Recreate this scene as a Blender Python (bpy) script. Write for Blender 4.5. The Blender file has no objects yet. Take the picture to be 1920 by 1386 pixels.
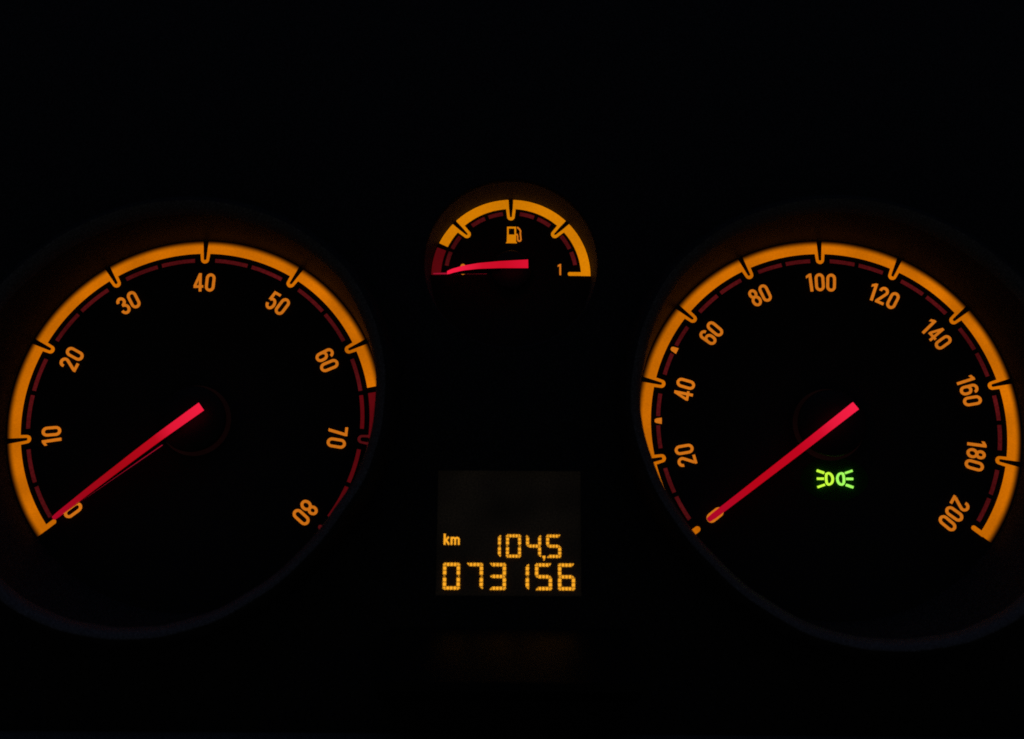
import bpy, bmesh, math
from mathutils import Vector, Matrix

# ---------------------------------------------------------------- units
# Drawing unit u = 0.14 mm.  Panel frame: x right, z up, h = height above the
# dial plane towards the driver (world -y).
S = 0.00014
sc = bpy.context.scene
COL = sc.collection
R = math.radians

# ---------------------------------------------------------------- camera
TH, ROLL, F = R(11.534), R(0.369), 2000.0
cam_d = bpy.data.cameras.new('camera')
cam = bpy.data.objects.new('camera', cam_d)
COL.objects.link(cam)
loc = Vector((0, -F * math.cos(TH), -F * math.sin(TH))) * S
fw = -loc.normalized()
rt = fw.cross(Vector((0, 0, 1))).normalized()
up = rt.cross(fw)
r2 = rt * math.cos(ROLL) + up * math.sin(ROLL)
u2 = up * math.cos(ROLL) - rt * math.sin(ROLL)
m = Matrix((r2, u2, -fw)).transposed().to_4x4()
m.translation = loc
cam.matrix_world = m
cam_d.sensor_width = 36.0
cam_d.lens = F / 1920 * 36.0
cam_d.clip_start = 0.01
cam_d.clip_end = 20.0
cam_d.dof.use_dof = True
cam_d.dof.focus_distance = F * S
cam_d.dof.aperture_fstop = 9.0
sc.camera = cam

# ---------------------------------------------------------------- light
w = bpy.data.worlds.new('World')
sc.world = w
w.use_nodes = True
bg = w.node_tree.nodes['Background']
bg.inputs[0].default_value = (0.95, 0.97, 1.0, 1)     # night air in the dark cabin
bg.inputs[1].default_value = 0.020
ld = bpy.data.lights.new('windscreen_light', 'AREA')   # last dusk light from above
ld.energy = 0.14
ld.color = (0.20, 0.40, 1.0)
ld.shape = 'RECTANGLE'
ld.size, ld.size_y = 1.2, 0.2
lo = bpy.data.objects.new('windscreen_light', ld)
lo.location = (0.0, -0.20, 0.42)
lo.rotation_euler = (Vector((0, 0, -0.03)) - lo.location).to_track_quat('-Z', 'Y').to_euler()
COL.objects.link(lo)

vs = sc.view_settings
vs.view_transform = 'Standard'
vs.look = 'None'
vs.exposure = 0.0
vs.gamma = 1.0
vs.use_curve_mapping = False
sc.cycles.use_denoising = False     # the dark shot keeps its grain
sc.cycles.filter_width = 1.7
sc.cycles.max_bounces = 6


# ---------------------------------------------------------------- materials
def new_mat(name):
    mt = bpy.data.materials.new(name)
    mt.use_nodes = True
    nt = mt.node_tree
    return mt, nt, nt.nodes['Principled BSDF']


def plastic(name, col, rough, spec=0.5, grain=0.0, scale=9000.0, speckle=None):
    mt, nt, b = new_mat(name)
    b.inputs['Base Color'].default_value = (*col, 1)
    b.inputs['Roughness'].default_value = rough
    b.inputs['Specular IOR Level'].default_value = spec
    if grain:
        tc = nt.nodes.new('ShaderNodeTexCoord')
        nz = nt.nodes.new('ShaderNodeTexNoise')
        nz.inputs['Scale'].default_value = scale
        nz.inputs['Detail'].default_value = 3
        bp = nt.nodes.new('ShaderNodeBump')
        bp.inputs['Strength'].default_value = grain
        bp.inputs['Distance'].default_value = 0.0002
        mr = nt.nodes.new('ShaderNodeMapRange')
        mr.inputs['To Min'].default_value = rough - 0.08
        mr.inputs['To Max'].default_value = rough + 0.10
        nt.links.new(tc.outputs['Object'], nz.inputs['Vector'])
        nt.links.new(nz.outputs['Fac'], bp.inputs['Height'])
        nt.links.new(bp.outputs['Normal'], b.inputs['Normal'])
        nt.links.new(nz.outputs['Fac'], mr.inputs['Value'])
        nt.links.new(mr.outputs['Result'], b.inputs['Roughness'])
    if speckle:      # coarse moulded grain with dust: pale flecks over the black
        t2 = nt.nodes.new('ShaderNodeTexCoord')
        n2 = nt.nodes.new('ShaderNodeTexNoise')
        n2.inputs['Scale'].default_value = 3300.0
        n2.inputs['Detail'].default_value = 2.0
        r2_ = nt.nodes.new('ShaderNodeMapRange')
        r2_.inputs['From Min'].default_value = 0.42
        r2_.inputs['From Max'].default_value = 0.72
        mx = nt.nodes.new('ShaderNodeMix')
        mx.data_type = 'RGBA'
        mx.inputs[6].default_value = (*col, 1)
        mx.inputs[7].default_value = (speckle, speckle, speckle, 1)
        nt.links.new(t2.outputs['Object'], n2.inputs['Vector'])
        nt.links.new(n2.outputs['Fac'], r2_.inputs['Value'])
        nt.links.new(r2_.outputs['Result'], mx.inputs[0])
        nt.links.new(mx.outputs[2], b.inputs['Base Color'])
    return mt


def backlit(name, col, strength=1.0, mottle=0.10, edge=None, film=(0.02, 0.012, 0.008), fine_var=0.10):
    """Printed film lit from behind.  mottle: uneven light of the bulbs behind.
    edge=(r0, r1): emission is made to fade out between these radii."""
    mt, nt, b = new_mat(name)
    b.inputs['Base Color'].default_value = (*film, 1)
    b.inputs['Roughness'].default_value = 0.6
    b.inputs['Specular IOR Level'].default_value = 0.2
    b.inputs['Emission Color'].default_value = (*col, 1)
    tc = nt.nodes.new('ShaderNodeTexCoord')
    nz = nt.nodes.new('ShaderNodeTexNoise')
    nz.inputs['Scale'].default_value = 70.0
    nz.inputs['Detail'].default_value = 1.0
    fine = nt.nodes.new('ShaderNodeTexNoise')
    fine.inputs['Scale'].default_value = 2600.0
    fine.inputs['Detail'].default_value = 2.0
    a = nt.nodes.new('ShaderNodeMapRange')
    a.inputs['From Min'].default_value = 0.3
    a.inputs['From Max'].default_value = 0.7
    a.inputs['To Min'].default_value = strength * (1 - mottle)
    a.inputs['To Max'].default_value = strength * (1 + mottle)
    f2 = nt.nodes.new('ShaderNodeMapRange')
    f2.inputs['From Min'].default_value = 0.25
    f2.inputs['From Max'].default_value = 0.75
    f2.inputs['To Min'].default_value = 1 - fine_var
    f2.inputs['To Max'].default_value = 1 + fine_var
    mul = nt.nodes.new('ShaderNodeMath')
    mul.operation = 'MULTIPLY'
    L = nt.links.new
    L(tc.outputs['Object'], nz.inputs['Vector'])
    L(tc.outputs['Object'], fine.inputs['Vector'])
    L(nz.outputs['Fac'], a.inputs['Value'])
    L(fine.outputs['Fac'], f2.inputs['Value'])
    L(a.outputs['Result'], mul.inputs[0])
    L(f2.outputs['Result'], mul.inputs[1])
    out = mul.outputs[0]
    if edge:  # backlight falloff painted into the emission strength by radius
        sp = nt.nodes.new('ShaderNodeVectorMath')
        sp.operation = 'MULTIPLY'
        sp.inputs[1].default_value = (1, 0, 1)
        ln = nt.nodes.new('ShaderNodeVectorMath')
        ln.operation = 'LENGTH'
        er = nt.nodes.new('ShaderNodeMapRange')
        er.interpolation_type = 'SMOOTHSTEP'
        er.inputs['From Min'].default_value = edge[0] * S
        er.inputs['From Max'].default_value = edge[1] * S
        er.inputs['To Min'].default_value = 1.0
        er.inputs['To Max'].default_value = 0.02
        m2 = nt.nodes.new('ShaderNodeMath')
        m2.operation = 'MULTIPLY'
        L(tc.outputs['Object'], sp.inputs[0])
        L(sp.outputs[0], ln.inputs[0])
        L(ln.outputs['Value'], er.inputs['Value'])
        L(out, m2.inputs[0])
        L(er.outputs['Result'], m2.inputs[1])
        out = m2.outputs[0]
    L(out, b.inputs['Emission Strength'])
    return mt


def pointer_mat(name, stops):
    """Red light-guide needle: light fed in at the hub end, spread along local X."""
    mt, nt, b = new_mat(name)
    b.inputs['Base Color'].default_value = (0.10, 0.004, 0.008, 1)
    b.inputs['Roughness'].default_value = 0.35
    tc = nt.nodes.new('ShaderNodeTexCoord')
    sx = nt.nodes.new('ShaderNodeSeparateXYZ')
    cr = nt.nodes.new('ShaderNodeValToRGB')
    el = cr.color_ramp.elements
    while len(el) > 1:
        el.remove(el[-1])
    el[0].position, el[0].color = stops[0][0], (*stops[0][1], 1)
    for p, c in stops[1:]:
        e = el.new(p)
        e.color = (*c, 1)
    nt.links.new(tc.outputs['Generated'], sx.inputs[0])
    nt.links.new(sx.outputs['X'], cr.inputs['Fac'])
    nt.links.new(cr.outputs['Color'], b.inputs['Emission Color'])
    b.inputs['Emission Strength'].default_value = 1.0
    return mt


M_FASCIA = plastic('black_grained_plastic', (0.004, 0.004, 0.004), 0.70, 0.12, 0.25, speckle=0.028)
M_COLLAR = plastic('black_matt_tube', (0.006, 0.006, 0.007), 0.50, 0.016, 0.0, speckle=0.07)
M_COLLAR2 = plastic('dark_grey_matt_tube', (0.028, 0.030, 0.034), 0.65, 0.03, 0.0, speckle=0.11)
M_RIM = plastic('black_satin_rim', (0.016, 0.016, 0.018), 0.58, 0.42, 0.10, speckle=0.11)
M_DIAL = plastic('matt_black_print', (0.010, 0.009, 0.008), 0.7, 0.15, 0.1, speckle=0.03)
M_HALO = plastic('green_halo_tint', (0.006, 0.050, 0.006), 0.6, 0.05)
M_HUB = plastic('black_hub_plastic', (0.006, 0.006, 0.006), 0.55, 0.2)
M_SILL = plastic('black_gloss_plastic', (0.005, 0.005, 0.005), 0.36, 0.10, 0.05)
AMBER = (0.570, 0.138, 0.0004)
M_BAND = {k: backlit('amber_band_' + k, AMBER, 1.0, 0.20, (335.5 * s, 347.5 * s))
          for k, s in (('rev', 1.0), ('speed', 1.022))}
M_BAND['fuel'] = backlit('amber_band_fuel', (0.640, 0.195, 0.0005), 1.0, 0.09)
M_NUM = backlit('amber_numeral', (0.580, 0.150, 0.007), 1.0, 0.10)
M_DASH = backlit('dim_red_dash', (0.068, 0.0036, 0.0046), 1.0, 0.35, fine_var=0.3)
M_REDZ = backlit('red_zone', (0.090, 0.0018, 0.0035), 1.0, 0.15)
M_REDDIM = backlit('red_zone_dim', (0.075, 0.004, 0.005), 1.0, 0.15)
M_LCD = backlit('amber_segment', (1.0, 0.405, 0.018), 1.0, 0.05)
M_SCREEN = backlit('dark_lcd_glass', (1.0, 0.78, 0.52), 0.0019, 0.50, film=(0.022, 0.014, 0.010), fine_var=0.75)
M_GREEN1 = backlit('green_light_yellowish', (0.58, 1.0, 0.050), 1.0, 0.05)
M_GREEN2 = backlit('green_light', (0.38, 1.0, 0.11), 1.0, 0.05)
M_LEAK = backlit('hub_light_leak', (1.0, 0.22, 0.20), 0.0030, 0.35)
M_DIAL_GLOW = backlit('needle_dial_glow', (0.32, 0.005, 0.024), 1.0, 0.2)
M_PTR_REV = pointer_mat('red_pointer_rev', [(0.0, (0.38, 0.0015, 0.018)), (0.22, (0.32, 0.0015, 0.008)),
                                            (0.45, (0.36, 0.0015, 0.006)), (0.70, (0.47, 0.002, 0.010)),
                                            (0.80, (0.74, 0.008, 0.034)), (1.0, (0.88, 0.012, 0.050))])
M_PTR_SPD = pointer_mat('red_pointer_speed', [(0.0, (0.40, 0.0015, 0.020)), (0.30, (0.46, 0.0008, 0.008)),
                                              (0.60, (0.52, 0.001, 0.012)), (0.75, (0.62, 0.003, 0.022)),
                                              (0.84, (0.80, 0.009, 0.042)), (1.0, (0.92, 0.014, 0.060))])
M_PTR_FUEL = pointer_mat('red_pointer_fuel', [(0.0, (0.95, 0.012, 0.052)), (0.20, (0.86, 0.012, 0.050)),
                                              (0.45, (0.62, 0.004, 0.022)), (0.7, (0.60, 0.003, 0.018)),
                                              (1.0, (0.72, 0.005, 0.030))])


# ---------------------------------------------------------------- mesh helpers
class MB:
    """Collects prisms and strips given in (x, z) drawing units with heights h."""

    def __init__(self):
        self.v, self.f = [], []

    def vert(self, x, z, h):
        self.v.append((x * S, -h * S, z * S))
        return len(self.v) - 1

    def prism(self, pts, h0, h1):
        ar = sum(pts[i - 1][0] * pts[i][1] - pts[i][0] * pts[i - 1][1] for i in range(len(pts)))
        if ar < 0:
            pts = pts[::-1]
        n = len(pts)
        top = [self.vert(x, z, h1) for x, z in pts]
        bot = [self.vert(x, z, h0) for x, z in pts]
        self.f.append(top)
        self.f.append(bot[::-1])
        for i in range(n):
            j = (i + 1) % n
            self.f.append([top[i], bot[i], bot[j], top[j]])

    def ribbon(self, path, wd, h0, h1, closed=False):
        n = len(path)
        lf, rg = [], []
        for i, (x, z) in enumerate(path):
            if closed:
                a, b = path[i - 1], path[(i + 1) % n]
            else:
                a, b = path[max(i - 1, 0)], path[min(i + 1, n - 1)]
            d1 = (x - a[0], z - a[1])
            d2 = (b[0] - x, b[1] - z)
            l1, l2 = math.hypot(*d1), math.hypot(*d2)
            if l1 < 1e-9:
                d1, l1 = d2, l2
            if l2 < 1e-9:
                d2, l2 = d1, l1
            n1 = (-d1[1] / l1, d1[0] / l1)
            n2 = (-d2[1] / l2, d2[0] / l2)
            mx, mz = n1[0] + n2[0], n1[1] + n2[1]
            k = mx * n1[0] + mz * n1[1]
            k = max(k, 0.55)
            o = wd / 2 / k
            lf.append((x + mx * o, z + mz * o))
            rg.append((x - mx * o, z - mz * o))
        a = [self.vert(*p, h1) for p in lf]
        b = [self.vert(*p, h1) for p in rg]
        c = [self.vert(*p, h0) for p in lf]
        d = [self.vert(*p, h0) for p in rg]
        for i in range(n if closed else n - 1):
            j = (i + 1) % n
            self.f.append([b[i], b[j], a[j], a[i]])
            self.f.append([a[i], a[j], c[j], c[i]])
            self.f.append([d[i], d[j], b[j], b[i]])
        if not closed:
            self.f.append([a[0], c[0], d[0], b[0]])
            self.f.append([b[-1], d[-1], c[-1], a[-1]])

    def build(self, name, mat, parent=None, loc=(0, 0, 0), smooth=False):
        me = bpy.data.meshes.new(name)
        me.from_pydata(self.v, [], self.f)
        bm = bmesh.new()
        bm.from_mesh(me)
        bmesh.ops.recalc_face_normals(bm, faces=bm.faces)
        bm.to_mesh(me)
        bm.free()
        if smooth:
            for p in me.polygons:
                p.use_smooth = True
        me.materials.append(mat)
        return link(name, me, parent, loc)


def link(name, me, parent=None, loc=(0, 0, 0)):
    o = bpy.data.objects.new(name, me)
    COL.objects.link(o)
    o.location = (loc[0] * S, -loc[2] * S, loc[1] * S)
    o.parent = parent
    return o


def thing(name, label, cat, x, z, h=0.0):
    o = bpy.data.objects.new(name, None)
    o.empty_display_size = 0.01
    COL.objects.link(o)
    o.location = (x * S, -h * S, z * S)
    o['label'] = label
    o['category'] = cat
    return o


def pol(r, a):
    return (r * math.cos(R(a)), r * math.sin(R(a)))


def arc(r, a0, a1, step=1.5):
    n = max(2, int(abs(a1 - a0) / step) + 1)
    return [pol(r, a0 + (a1 - a0) * i / n) for i in range(n + 1)]


def earc(cx, cz, rx, rz, a0, a1, n=14):
    return [(cx + rx * math.cos(R(a0 + (a1 - a0) * i / n)), cz + rz * math.sin(R(a0 + (a1 - a0) * i / n))) for i in range(n + 1)]


def loft(rings, mat, name, parent=None, loc=(0, 0, 0), cap_last=False, cap_first=False):
    """rings: list of lists of (x, z, h), closed loops of equal length."""
    mb = MB()
    ids = [[mb.vert(*p) for p in ring] for ring in rings]
    n = len(ids[0])
    for a, b in zip(ids[:-1], ids[1:]):
        for i in range(n):
            j = (i + 1) % n
            mb.f.append([a[i], a[j], b[j], b[i]])
    if cap_last:
        mb.f.append(ids[-1])
    if cap_first:
        mb.f.append(ids[0][::-1])
    o = mb.build(name, mat, parent, loc, True)
    return o


# ---------------------------------------------------------------- numerals
def rr(cx, x1, z0, z1, n=9):
    """closed stadium-like loop, half width x1, from z0 to z1"""
    r = x1
    p = earc(cx, z1 - r * 1.08, r, r * 1.08, 0, 180, n) + earc(cx, z0 + r * 1.08, r, r * 1.08, 180, 360, n)
    return p


ST = 0.145
C = 0.184


def glyph(ch):
    """list of ('r', path, closed) or ('p', polygon); unit height 0..1, centred in x"""
    lo, hi = ST / 2, 1 - ST / 2
    if ch == '0':
        return [('r', rr(0, C, lo, hi), True)]
    if ch == '1':
        return [('p', [(-0.02, 0), (0.132, 0), (0.132, 1), (0.02, 1), (-0.165, 0.885), (-0.165, 0.745), (-0.02, 0.825)])]
    if ch == '2':
        return [('r', earc(0, hi - C * 1.02, C, C * 1.02, 188, -28, 16) + [(0.02, 0.42), (-0.165, 0.13)], False),
                ('p', [(-0.25, 0.0), (0.225, 0.0), (0.225, 0.14), (-0.10, 0.14), (-0.255, 0.13)])]
    if ch == '3':
        return [('r', earc(0, hi - 0.185, C - 0.015, 0.185, 178, -62, 14) + [(0.0, 0.525)], False),
                ('r', [(-0.055, 0.525), (0.03, 0.52)] + earc(0.0, lo + 0.21, C, 0.215, 68, -178, 16), False)]
    if ch == '4':
        return [('p', [(0.015, 0), (0.155, 0), (0.155, 1), (0.015, 1)]),
                ('p', [(0.02, 1), (-0.26, 0.33), (-0.26, 0.205), (-0.135, 0.285), (0.03, 0.72), (0.06, 1)]),
                ('p', [(-0.26, 0.205), (0.245, 0.205), (0.245, 0.335), (-0.24, 0.335)])]
    if ch == '5':
        return [('p', [(-0.185, 1), (0.215, 1), (0.215, 0.865), (-0.14, 0.865)]),
                ('p', [(-0.185, 1), (-0.055, 0.93), (-0.085, 0.53), (-0.235, 0.46)]),
                ('r', [(-0.16, 0.50)] + earc(0.0, lo + 0.24, C, 0.26, 118, -172, 18), False)]
    if ch == '6':
        return [('r', rr(0, C, lo, 0.59), True),
                ('r', [(-C, 0.28), (-C, hi - C)] + earc(0, hi - C * 1.02, C, C * 1.02, 174, 8, 12), False)]
    if ch == '7':
        return [('p', [(-0.235, 1), (0.22, 1), (0.22, 0.86), (-0.235, 0.86)]),
                ('p', [(0.07, 0.9), (0.22, 0.88), (0.03, 0), (-0.125, 0)])]
    if ch == '8':
        return [('r', earc(0, 0.735, 0.165, hi - 0.735, 0, 360, 24)[:-1], True),
                ('r', earc(0, 0.305, 0.190, 0.305 - lo, 0, 360, 24)[:-1], True)]


ADV = {'1': 0.46}


def numeral(txt, parent, rc, ang, size, gap=0.0, h=2.2, straight=False, pos=None):
    """digits set along the scale, each turned to its own radius"""
    mb = MB()
    ws = [ADV.get(c, 0.62) * size for c in txt]
    tot = sum(ws)
    x = -tot / 2
    for k, (c, wd) in enumerate(zip(txt, ws)):
        xc = x + wd / 2
        x += wd
        if straight:
            def tf(p):
                return (pos[0] + xc + p[0] * size, pos[1] + (p[1] - 0.5) * size)
        else:
            a = ang - math.degrees(xc / rc)
            ca, sa = math.cos(R(a - 90)), math.sin(R(a - 90))
            ox, oz = pol(rc, a)

            def tf(p):
                px, pz = p[0] * size, (p[1] - 0.5) * size
                return (ox + px * ca - pz * sa, oz + px * sa + pz * ca)
        for q, g in enumerate(glyph(c)):
            hh = h - 0.12 * q
            if g[0] == 'p':
                mb.prism([tf(p) for p in g[1]], 0.3, hh)
            else:
                mb.ribbon([tf(p) for p in g[1]], ST * size, 0.3, hh, g[2])
    return mb.build('numeral', M_NUM, parent)


# ---------------------------------------------------------------- scale pieces
H = 2.0


def local(t, r, a):
    """t along the scale (clockwise positive), r from the centre, at angle a"""
    ca, sa = math.cos(R(a)), math.sin(R(a))
    return (r * ca + t * sa, r * sa - t * ca)


def tick_loop(parent, a, k, mat, thin=0.0):
    ri, tip = 323.6 * k, 303.6 * k
    ro, rs = 7.7, 2.8 + thin
    cr = tip + ro
    pts = [local(-9.2, ri, a)]
    pts += [local(ro * math.cos(R(q)), cr + ro * math.sin(R(q)), a) for q in range(190, 351, 16)]
    pts += [local(9.2, ri, a), local(3.5 + thin, ri, a)]
    cs = tip + 6.4 - thin + rs
    pts += [local(rs * math.cos(R(q)), cs + rs * math.sin(R(q)), a) for q in range(350, 189, -20)]
    pts += [local(-3.5 - thin, ri, a)]
    mb = MB()
    mb.prism(pts, 0.3, H - 0.25)
    mb.build('tick_loop', mat, parent)


def band_segment(parent, a0, a1, k, mat, s0=True, s1=True, name='scale_band'):
    """a0 > a1; s0/s1: bounded by a tapering tick slot on that side"""
    ri, rO = 323.0 * k, 347.5 * k
    d = math.degrees
    e0i, e0o = (d(3.5 / ri), d(5.3 / rO)) if s0 else (0, 0)
    e1i, e1o = (d(3.5 / ri), d(5.3 / rO)) if s1 else (0, 0)
    pts = arc(rO, a0 - e0o, a1 + e1o) + arc(ri, a1 + e1i, a0 - e0i)
    mb = MB()
    mb.prism(pts, 0.3, H)
    mb.build(name, mat, parent)


def end_tab(parent, a, off, k, mat, side, r_out=330.0, thick=8.6):
    """short bar closing the scale; side +1: body lies clockwise of angle a"""
    tip = 309.0 * k
    c = side * (off + thick / 2)
    pts = [local(c - thick / 2, r_out * k, a), local(c + thick / 2, r_out * k, a)]
    pts += [local(c + thick / 2 * math.cos(R(q)), tip + thick / 2 * math.sin(R(q)), a) for q in range(0, -181, -20)]
    mb = MB()
    mb.prism(pts, 0.3, H - 0.4)
    mb.build('end_tab', mat, parent)


def dash(parent, r0, r1, a0, a1, mat=None, step=1.5):
    mb = MB()
    mb.prism(arc(r1, a0, a1, step) + arc(r0, a1, a0, step), 0.2, 1.2)
    mb.build('dash', mat or M_DASH, parent)


def dial_plate(parent, r):
    mb = MB()
    mb.prism(arc(r, 0, 357, 3), -8, 0)
    return mb.build('dial_plate', M_DIAL, parent)


def needle(parent, ang, r_tip, r_tail, prof, w_tip, w_tail, mat, low=(72, 300), low_w=(4.2, 1.2), piv=(0, 0), thick=5.0):
    """luminous bar on a black web; local X runs from tip (0) to tail.  prof: (r, h)"""
    def hh(r):
        for (ra, ha), (rb, hb) in zip(prof[:-1], prof[1:]):
            if ra <= r <= rb:
                q = (r - ra) / (rb - ra)
                return ha + (hb - ha) * q
        return prof[-1][1]

    n = 26
    st = [-r_tail + (r_tip + r_tail) * i / n for i in range(n + 1)]
    mb = MB()
    rings = []
    for i, r in enumerate(st):
        q = (r + r_tail) / (r_tip + r_tail)
        wd = (w_tail + (w_tip - w_tail) * q) / 2
        h = hh(r)
        if i == n:
            wd *= 0.8
        rings.append([mb.vert(-r, y, z) for y, z in ((wd, h - thick), (wd, h - 1.0), (wd - 1.0, h), (-wd + 1.0, h), (-wd, h - 1.0), (-wd, h - thick))])
    for a, b in zip(rings[:-1], rings[1:]):
        for i in range(6):
            j = (i + 1) % 6
            mb.f.append([a[i], a[j], b[j], b[i]])
    mb.f.append(rings[0])
    mb.f.append(rings[-1])
    o = mb.build('needle', mat, parent, (piv[0], piv[1], 0))
    o.rotation_euler = (0, -R(ang - 180), 0)
    # black web under the bar
    mb = MB()
    sw = [r for r in st if r > 20]
    ids = []
    for r in sw:
        h = hh(r) - thick
        b0 = min(2.5, h - 1)
        ids.append([mb.vert(-r, 2.0, h), mb.vert(-r, -2.0, h), mb.vert(-r, -2.0, b0), mb.vert(-r, 2.0, b0)])
    for a, b in zip(ids[:-1], ids[1:]):
        for i in range(4):
            mb.f.append([a[i], a[(i + 1) % 4], b[(i + 1) % 4], b[i]])
    mb.f.append(ids[0])
    mb.f.append(ids[-1])
    mb.build('needle_web', M_HUB, o)
    # emissive strip standing in for the needle's red glow on the dial
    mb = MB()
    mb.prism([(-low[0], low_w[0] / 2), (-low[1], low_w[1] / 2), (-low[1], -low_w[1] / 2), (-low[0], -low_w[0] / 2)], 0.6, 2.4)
    mb.build('needle_dial_glow', M_DIAL_GLOW, o)
    return o


def hub(parent, r, h, ring, piv=(0, 0)):
    prof = [(r - 4, 0.4), (r - 4, h - 9), (r, h - 6), (r, h - 2.5), (r - 3, h), (r * 0.4, h + 1.5)]
    rings = [[(q[0] * math.cos(R(a)), q[0] * math.sin(R(a)), q[1]) for a in range(0, 360, 6)] for q in prof]
    o = loft(rings, M_HUB, 'hub_cap', parent, (piv[0], piv[1], 0), cap_last=True)
    if ring:
        mb = MB()
        mb.ribbon(arc((r - 6 + ring) / 2, 0, 354, 6)[:-1], ring - r + 6, 0.25, 0.6, True)
        mb.build('hub_leak_ring', M_LEAK, o)  # emissive annulus stands in for red light spilling round the hub
    return o


# ================================================================= PANEL
panel = thing('instrument_panel', 'black plastic panel housing that frames all the gauges and the display', 'panel', 0, 0)
TX, SX, DZ = -586.65, 588.45, -100.6        # tachometer, speedometer centres
FX, FZ = -3.2, 182.9                        # fuel gauge centre
K = 1.0225                                  # speedometer is this much larger

RIM = [(0, 348), (12, 355), (25, 360), (40, 364), (55, 360), (75, 354), (95, 350), (115, 348.5), (132, 350), (150, 356), (175, 370),
       (200, 385), (222, 393), (234, 392), (245, 385), (257, 375), (268, 366), (282, 354), (298, 341), (315, 333), (329, 332), (342, 341), (360, 348)]
RIM_S = [(0, 365), (12, 367), (25, 371), (40, 375), (55, 371), (75, 365), (95, 361), (115, 359), (132, 361), (150, 367), (175, 381),
         (200, 397), (222, 405), (234, 404), (245, 397), (257, 386), (268, 377), (282, 367), (298, 353), (315, 345), (329, 347), (342, 353.5), (360, 364)]



def rim_r(a, mirror=False):
    a = (180 - a if mirror else a) % 360
    tb = RIM_S if mirror else RIM
    for (a0, v0), (a1, v1) in zip(tb[:-1], tb[1:]):
        if a0 <= a <= a1:
            q = (a - a0) / (a1 - a0)
            q = q * q * (3 - 2 * q) * 0.5 + q * 0.5
            return v0 + (v1 - v0) * q


def collar(cx, k, mirror):
    angs = [i * 2.5 for i in range(144)]
    prof = [(None, -2), (-0.6, 60), (0, 128), (1.2, 140), (5, 151), (12, 159), (20, 162), (26, 160), (31, 152), (35, 130), (40, 84)]
    rings = []
    for off, h in prof:
        ring = []
        for a in angs:
            rim = rim_r(a, mirror)
            if off is None:
                r = 348.6 * k
            elif h == 60:
                r = (348.6 * k) * 0.6 + rim * 0.4
            else:
                r = rim + off
            ring.append((r * math.cos(R(a)), r * math.sin(R(a)), h))
        rings.append(ring)
    return rings


for cx, k, mi in ((TX, 1.0, False), (SX, K, True)):
    cr = collar(cx, k, mi)
    co = loft(cr[:4], M_COLLAR, 'gauge_collar', panel, (cx, DZ, 0))
    loft(cr[3:7], M_RIM, 'collar_rim', co)
    loft(cr[6:], M_FASCIA, 'collar_flank', co)
frings = [[(r * math.cos(R(a)), r * math.sin(R(a)), h) for a in range(0, 360, 4)]
          for r, h in ((152.6, -2), (156.5, 40), (158.0, 80), (159.0, 85.6), (160.5, 86.6), (165, 86.5), (170, 85.6))]
fco = loft(frings[:3], M_COLLAR2, 'gauge_collar', panel, (FX, FZ, 0))
loft(frings[2:], M_FASCIA, 'collar_flank', fco)

# fascia sheet with its openings
bm = bmesh.new()


def loop(pts, h):
    vs_ = [bm.verts.new((x * S, -h * S, z * S)) for x, z in pts]
    for i in range(len(vs_)):
        bm.edges.new((vs_[i - 1], vs_[i]))


FH = 86.0
loop([(-1700, -1000), (1700, -1000), (1700, 1100), (-1700, 1100)], FH)
for cx, k, mi in ((TX, 1.0, False), (SX, K, True)):
    loop([(cx + (rim_r(a, mi) + 39) * math.cos(R(a)), DZ + (rim_r(a, mi) + 39) * math.sin(R(a))) for a in range(0, 360, 5)], FH)
loop([(FX + 169 * math.cos(R(a)), FZ + 169 * math.sin(R(a))) for a in range(0, 360, 6)], FH)
LX0, LX1, LZ0, LZ1 = -128.5, 121.5, -414.5, -199.5
loop([(LX0, LZ0), (LX1, LZ0), (LX1, LZ1), (LX0, LZ1)], FH)
bmesh.ops.triangle_fill(bm, use_beauty=True, edges=bm.edges[:])
bmesh.ops.recalc_face_normals(bm, faces=bm.faces)
me = bpy.data.meshes.new('fascia')
bm.to_mesh(me)
bm.free()
me.materials.append(M_FASCIA)
link('fascia', me, panel)

# glossy sill below the display, sloping out towards the driver
mb = MB()
w0, w1 = -205, 200
z0, h0, z1, h1 = -468.0, FH + 0.3, -548.0, FH + 114.0
A = [mb.vert(w0, z0, h0), mb.vert(w1, z0, h0), mb.vert(w1 + 10, z1, h1), mb.vert(w0 - 10, z1, h1),
     mb.vert(w0 - 10, z1 - 14, h1 - 2), mb.vert(w1 + 10, z1 - 14, h1 - 2), mb.vert(w1 + 14, z1 - 40, FH + 0.3), mb.vert(w0 - 14, z1 - 40, FH + 0.3)]
mb.f += [[A[0], A[1], A[2], A[3]], [A[3], A[2], A[5], A[4]], [A[4], A[5], A[6], A[7]], [A[0], A[3], A[4], A[7]], [A[1], A[6], A[5], A[2]]]
mb.build('sill', M_SILL, panel)
# lower trim rail along the bottom of the panel
mb = MB()
N = 14
prof = [(-690 + 52 * math.cos(R(q)), 110 + 60 * math.sin(R(q))) for q in range(-20, 201, 20)]
ids = [[mb.vert(x, z, h) for z, h in prof] for x in (-1500, -700, 0, 700, 1500)]
for a, b in zip(ids[:-1], ids[1:]):
    for i in range(len(prof) - 1):
        mb.f.append([a[i], a[i + 1], b[i + 1], b[i]])
mb.build('lower_rail', M_RIM, panel, smooth=True)

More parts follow.
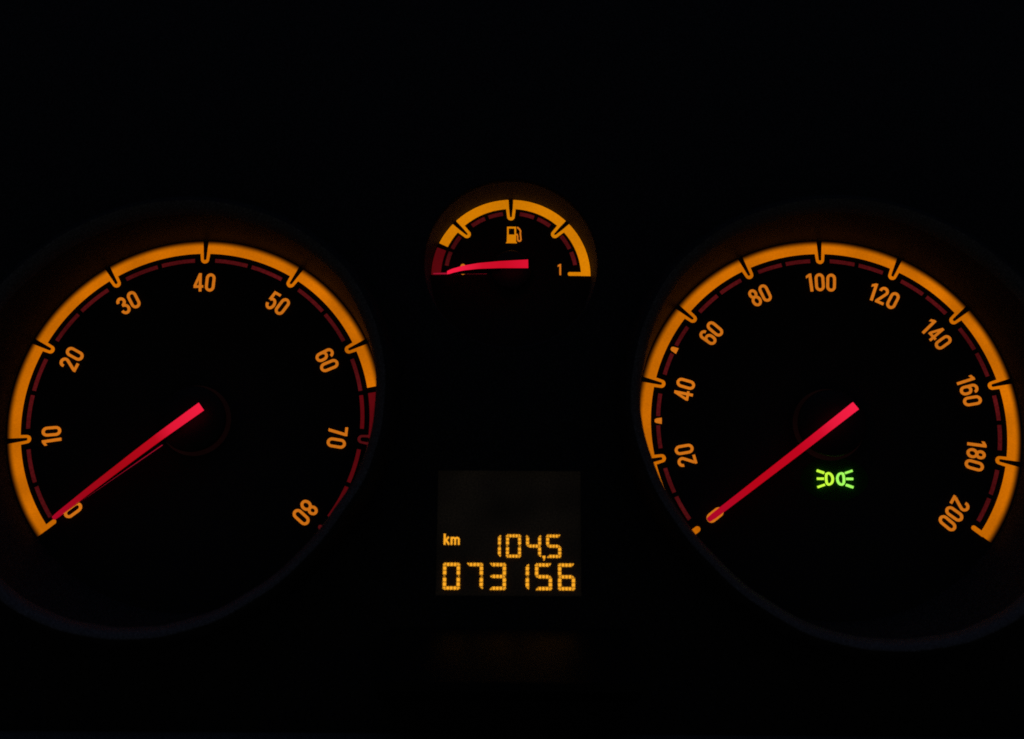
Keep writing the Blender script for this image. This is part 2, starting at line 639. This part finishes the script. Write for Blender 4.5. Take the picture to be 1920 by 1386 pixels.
# ================================================================= TACHOMETER
tacho = thing('tachometer', 'round gauge with amber scale from 0 to 80, red end zone and red needle', 'gauge', TX, DZ)
plate = dial_plate(tacho, 350.0)
TA = {v: 90.37 - (v - 40) / 10 * 32.146 for v in range(0, 81, 10)}
for v in (0, 10, 20, 30, 40, 50):
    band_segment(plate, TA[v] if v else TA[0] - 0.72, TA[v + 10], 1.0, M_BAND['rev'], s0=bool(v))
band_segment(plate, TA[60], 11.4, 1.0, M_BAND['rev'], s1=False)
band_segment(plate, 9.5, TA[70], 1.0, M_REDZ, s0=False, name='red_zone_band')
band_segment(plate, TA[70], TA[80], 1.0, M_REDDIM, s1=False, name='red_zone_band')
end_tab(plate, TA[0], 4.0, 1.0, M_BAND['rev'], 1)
end_tab(plate, TA[80], 0.0, 1.0, M_REDDIM, 1)
for v in (10, 20, 30, 40, 50, 60):
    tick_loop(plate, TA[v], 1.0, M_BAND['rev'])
tick_loop(plate, TA[70], 1.0, M_REDDIM, 1.2)
for v in range(0, 80, 10):
    c = (TA[v] + TA[v + 10]) / 2
    dash(plate, 306.0, 313.1, TA[v] - 3.6, c + 0.8, M_REDZ if v >= 60 and v > 60 else None)
    dash(plate, 306.0, 313.1, c - 0.8, TA[v + 10] + 3.6, M_REDZ if v >= 60 else None)
for v in range(0, 81, 10):
    numeral(str(v), plate, 270 if v in (0, 80) else 266, TA[v] - (0.3 if v else 0.8), 35.6)
hub(tacho, 61, 25, 66)
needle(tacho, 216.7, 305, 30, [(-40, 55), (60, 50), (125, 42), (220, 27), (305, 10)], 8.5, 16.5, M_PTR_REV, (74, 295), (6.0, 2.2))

# ================================================================= SPEEDOMETER
speed = thing('speedometer', 'round gauge with amber scale from 0 to 200 and a green lamp symbol', 'gauge', SX, DZ)
plate = dial_plate(speed, 350.0 * K)
SA = {v: 90.03 - (v - 100) / 20 * 25.438 for v in range(0, 201, 20)}
for v in range(0, 200, 20):
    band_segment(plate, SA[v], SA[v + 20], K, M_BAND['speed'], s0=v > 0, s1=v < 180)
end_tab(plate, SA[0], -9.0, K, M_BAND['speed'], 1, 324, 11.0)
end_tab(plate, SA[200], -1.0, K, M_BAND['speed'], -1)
for v in range(20, 200, 20):
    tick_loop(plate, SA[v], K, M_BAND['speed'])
for v in range(0, 200, 20):
    c = (SA[v] + SA[v + 20]) / 2
    g = 1.6 if v in (20, 40) else 0.75
    dash(plate, 306.0 * K, 313.1 * K, SA[v] - 3.4, c + g)
    dash(plate, 306.0 * K, 313.1 * K, c - g, SA[v + 20] + 3.4)
for v in (30, 50):
    a = 90.03 - (v - 100) / 20 * 25.438
    mb = MB()
    mb.prism([local(-5.8, 310, a), local(5.8, 310, a), local(4.2, 320, a), local(2.2, 323, a), local(-2.2, 323, a), local(-4.2, 320, a)], 0.3, H)
    mb.build('half_tick', M_NUM, plate)
for v in range(0, 201, 20):
    numeral(str(v), plate, 274, SA[v] + (0.6 if v in (0, 20, 200) else 0.0), 35.0)
hub(speed, 62, 25, 67)
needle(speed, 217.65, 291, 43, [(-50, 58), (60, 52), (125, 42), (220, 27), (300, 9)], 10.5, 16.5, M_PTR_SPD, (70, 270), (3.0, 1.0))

# green side-light symbol low on the speedometer face
tt = MB()
tt.prism([(x, z) for x, z in earc(0, 0, 62, 40, 0, 350, 35)], 0.05, 0.35)
lamp = tt.build('indicator_halo', M_HALO, speed, (594.0 - SX, -201.5 - DZ, 0))  # added patch, tinted green to stand in for the symbol's light bleed
for sd, mt in ((-1, M_GREEN1), (1, M_GREEN2)):
    mb = MB()
    px = [(13.2, 9.8)] + earc(10.9, 0.0, 7.9, 10.4, 72, 288, 18) + [(13.0, -9.8), (14.7, -6.5), (15.2, 0), (14.7, 6.5)]
    mb.ribbon([(sd * (x + 1.2), z) for x, z in px], 3.9, 0.5, 4.5, True)
    mb.build('lamp_outline', mt, lamp)
    for (x0, za, x1, zb) in ((19.4, 10.8, 32.6, 15.3), (20.6, 0.2, 33.0, 0.2), (19.4, -10.8, 32.6, -15.3)):
        mb = MB()
        mb.ribbon([(sd * x0, za), (sd * x1, zb)], 4.3, 0.5, 4.5)
        mb.build('light_ray', mt, lamp)

# ================================================================= FUEL GAUGE
fuel = thing('fuel_gauge', 'small half round fuel gauge with amber arc and red needle near zero', 'gauge', FX, FZ)
plate = dial_plate(fuel, 153.6)
FA = [136.2, 90.4, 44.6]
RI, RO = 133.8, 151.8


def fuel_band(a0, a1, s0, s1, mat, name='scale_band'):
    d = math.degrees
    pts = arc(RO, a0 - s0 * d(4.6 / RO), a1 + s1 * d(4.6 / RO)) + arc(RI, a1 + s1 * d(3.6 / RI), a0 - s0 * d(3.6 / RI))
    mb = MB()
    mb.prism(pts, 0.3, H)
    mb.build(name, mat, plate)


fuel_band(155.2, FA[0], 0, 1, M_BAND['fuel'])
fuel_band(FA[0], FA[1], 1, 1, M_BAND['fuel'])
fuel_band(FA[1], FA[2], 1, 1, M_BAND['fuel'])
fuel_band(FA[2], 0.0, 1, 0, M_BAND['fuel'])
fuel_band(179.8, 158.8, 0, 0, M_REDZ, 'red_zone_band')
for a in FA:
    tip, ro, rs = 110.6, 7.4, 2.0
    pts = [local(-9.4, RI + 0.5, a)]
    pts += [local(ro * math.cos(R(q)), tip + ro + ro * math.sin(R(q)), a) for q in range(190, 351, 16)]
    pts += [local(9.4, RI + 0.5, a), local(3.6, RI + 0.5, a)]
    pts += [local(rs * math.cos(R(q)), tip + 6.0 + rs + rs * math.sin(R(q)), a) for q in range(350, 189, -20)]
    pts += [local(-3.6, RI + 0.5, a)]
    mb = MB()
    mb.prism(pts, 0.3, H - 0.25)
    mb.build('tick_loop', M_BAND['fuel'], plate)
mb = MB()
mb.prism([(RI + 4, 0.3), (RI + 4, 7.3)] + [(112 + 3.5 * math.cos(R(q)), 3.8 + 3.5 * math.sin(R(q))) for q in range(90, 271, 20)], 0.3, H - 0.3)
mb.build('end_tab', M_BAND['fuel'], plate)
for a0, a1 in ((171.5, 158.6), (155.2, 142.3), (127.6, 114.4), (110.9, 97.8), (82.8, 69.8), (66.4, 53.6), (40.0, 26.0), (22.6, 10.4)):
    dash(plate, 120.8, 128.2, a0 - 0.3, a1 - 0.3)
mb = MB()
for q, g in enumerate(glyph('1')):
    mb.prism([(92.9 + p[0] * 21.5, 1.4 + p[1] * 21.8) for p in g[1]], 0.3, 2.0)
mb.build('numeral', M_NUM, plate)
mb = MB()
mb.ribbon([(-91.8 + p[0] * 0.80, 11.6 + p[1]) for p in rr(0, 4.6, -9.2, 9.2)], 3.1, 0.3, 2.0, True)
mb.build('numeral', M_NUM, plate)
# petrol pump symbol
pz, px0 = 64.6, 0.6
mb = MB()
mb.prism([(-10.6, 0), (10.6, 0), (9.0, 3.2), (8.7, 16.8), (-8.7, 16.8), (-9.0, 3.2)], 0.3, 2.0)
mb.ribbon([(-7.0, 15.5), (-7.0, 31.2), (7.2, 31.2), (7.2, 15.5)], 3.3, 0.3, 1.9)
mb.v = [(x + px0 * S, y, z + pz * S) for x, y, z in mb.v]
pump = mb.build('pump_symbol', M_BAND['fuel'], plate)
mb = MB()
mb.ribbon([(8.0, 17.8), (10.6, 17.2), (11.8, 14.5), (11.8, 8.0), (12.6, 5.2), (14.8, 4.2), (17.2, 5.0), (18.2, 7.6), (17.6, 13.0), (16.8, 19.0), (17.4, 24.0), (15.2, 28.2), (10.8, 32.0)], 2.9, 0.3, 1.8)
mb.v = [(x + px0 * S, y, z + pz * S) for x, y, z in mb.v]
mb.build('pump_hose', M_NUM, plate)
hub(fuel, 38, 20, 0, (0, 6.8))
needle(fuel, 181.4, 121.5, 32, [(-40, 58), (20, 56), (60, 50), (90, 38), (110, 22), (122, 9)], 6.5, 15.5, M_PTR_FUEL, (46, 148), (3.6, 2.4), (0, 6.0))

# ================================================================= TRIP DISPLAY
LH = 80.0
disp = thing('trip_display', 'rectangular trip computer screen with amber kilometre readings below the fuel gauge', 'display', (LX0 + LX1) / 2, LZ0, LH)
mb = MB()
hw, hh_ = (LX1 - LX0) / 2 + 2, (LZ1 - LZ0)
mb.prism([(-hw, -2), (hw, -2), (hw, hh_ + 2), (-hw, hh_ + 2)], -4, 0)
screen = mb.build('screen', M_SCREEN, disp)
ox, oz = (LX0 + LX1) / 2, LZ0

SEGS = {'0': 'abcdef', '1': 'bc', '3': 'abgcd', '4': 'fgbc', '5': 'afgcd', '6': 'afgedc', '7': 'abc'}


def seg_cells(s, W, Hh, t):
    """cells of one mitred segment; digit centred on 0"""
    gp = 0.62
    x0, x1, z0, z1 = -W / 2, W / 2, -Hh / 2, Hh / 2
    if s in 'ad':
        n = 3
        xs = [x0 + t + (W - 2 * t) * i / n for i in range(n + 1)]
        cells = [[(xs[i] + gp, z1), (xs[i + 1] - gp, z1), (xs[i + 1] - gp, z1 - t), (xs[i] + gp, z1 - t)] for i in range(n)]
        cells += [[(x0 + 1.4, z1 - 0.5), (x0 + 2.6, z1), (x0 + t - gp, z1), (x0 + t - gp, z1 - t + 0.6)],
                  [(x1 - 1.4, z1 - 0.5), (x1 - 2.6, z1), (x1 - t + gp, z1), (x1 - t + gp, z1 - t + 0.6)]]
        if s == 'd':
            cells = [[(x, -z) for x, z in c] for c in cells]
    elif s == 'g':
        n = 3
        xs = [x0 + t + (W - 2 * t) * i / n for i in range(n + 1)]
        cells = [[(xs[i] + gp, t / 2), (xs[i + 1] - gp, t / 2), (xs[i + 1] - gp, -t / 2), (xs[i] + gp, -t / 2)] for i in range(n)]
        cells += [[(x0 + 1.9, 0), (x0 + t - gp, t / 2 - 0.5), (x0 + t - gp, -t / 2 + 0.5)],
                  [(x1 - 1.9, 0), (x1 - t + gp, t / 2 - 0.5), (x1 - t + gp, -t / 2 + 0.5)]]
    else:
        zt, zb = z1 - t, t * 0.42
        zm = (zt + zb) / 2
        cells = [[(x1, zt - gp), (x1, zm + gp), (x1 - t, zm + gp), (x1 - t, zt - gp)],
                 [(x1, zm - gp), (x1, zb + gp), (x1 - t, zb + gp), (x1 - t, zm - gp)],
                 [(x1, zt + gp), (x1, z1 - 2.4), (x1 - 0.7, z1 - 1.4), (x1 - t + 0.6, zt + gp)],
                 [(x1 - 0.2, zb - gp), (x1 - 1.4, zb - 1.6), (x1 - t + 0.2, zb - gp)]]
        if s in 'ef':
            cells = [[(-x, z) for x, z in c] for c in cells]
        if s in 'ce':
            cells = [[(x, -z) for x, z in c] for c in cells]
    return cells


def lcd_digit(ch, cx, cz, W, Hh, t):
    e = bpy.data.objects.new('digit', None)
    first = None
    for s in SEGS[ch]:
        mb = MB()
        for c in seg_cells(s, W, Hh, t):
            mb.prism(c, 0.3, 2.6)
        if first is None:
            first = mb.build('digit', M_LCD, disp, (cx - ox, cz - oz, 0))
        else:
            mb.build('segment', M_LCD, first)


for i, ch in enumerate('073156'):
    lcd_digit(ch, -102.4 + 39.8 * i, -381.9, 29.2, 45.6, 5.5)
for i, ch in enumerate('1045'):
    lcd_digit(ch, -30.3 + 34.9 * i, -329.7, 25.8, 39.8, 4.9)
mb = MB()
mb.prism([(-2.6, 4.3), (2.6, 4.3), (2.4, 0.8), (0.4, -4.2), (-1.0, -4.0), (0.2, -0.3), (-2.6, 0.2)], 0.3, 1.3)
mb.build('decimal_comma', M_LCD, disp, (57.5 - ox, -350.4 - oz, 0))
mb = MB()
kx, kz = -117.5 - ox, -328.3 - oz
st = 3.5
mb.ribbon([(2.2, 0), (2.2, 18.9)], st, 0.3, 1.30)
mb.ribbon([(3.0, 6.2), (9.2, 13.6)], 3.1, 0.3, 1.26)
mb.ribbon([(4.8, 8.2), (9.9, 0.2)], 3.3, 0.3, 1.22)
mb.ribbon([(14.2, 0), (14.2, 13.4)], st, 0.3, 1.28)
mb.ribbon([(14.2, 8)] + earc(17.2, 9.2, 3.2, 2.9, 170, 0, 8) + [(20.4, 0)], 3.2, 0.3, 1.24)
mb.ribbon([(20.4, 8)] + earc(23.6, 9.2, 3.2, 2.9, 170, 0, 8) + [(26.8, 0)], 3.2, 0.3, 1.20)
mb.v = [(x + kx * S, y, z + kz * S) for x, y, z in mb.v]
mb.build('unit_text', M_LCD, disp)
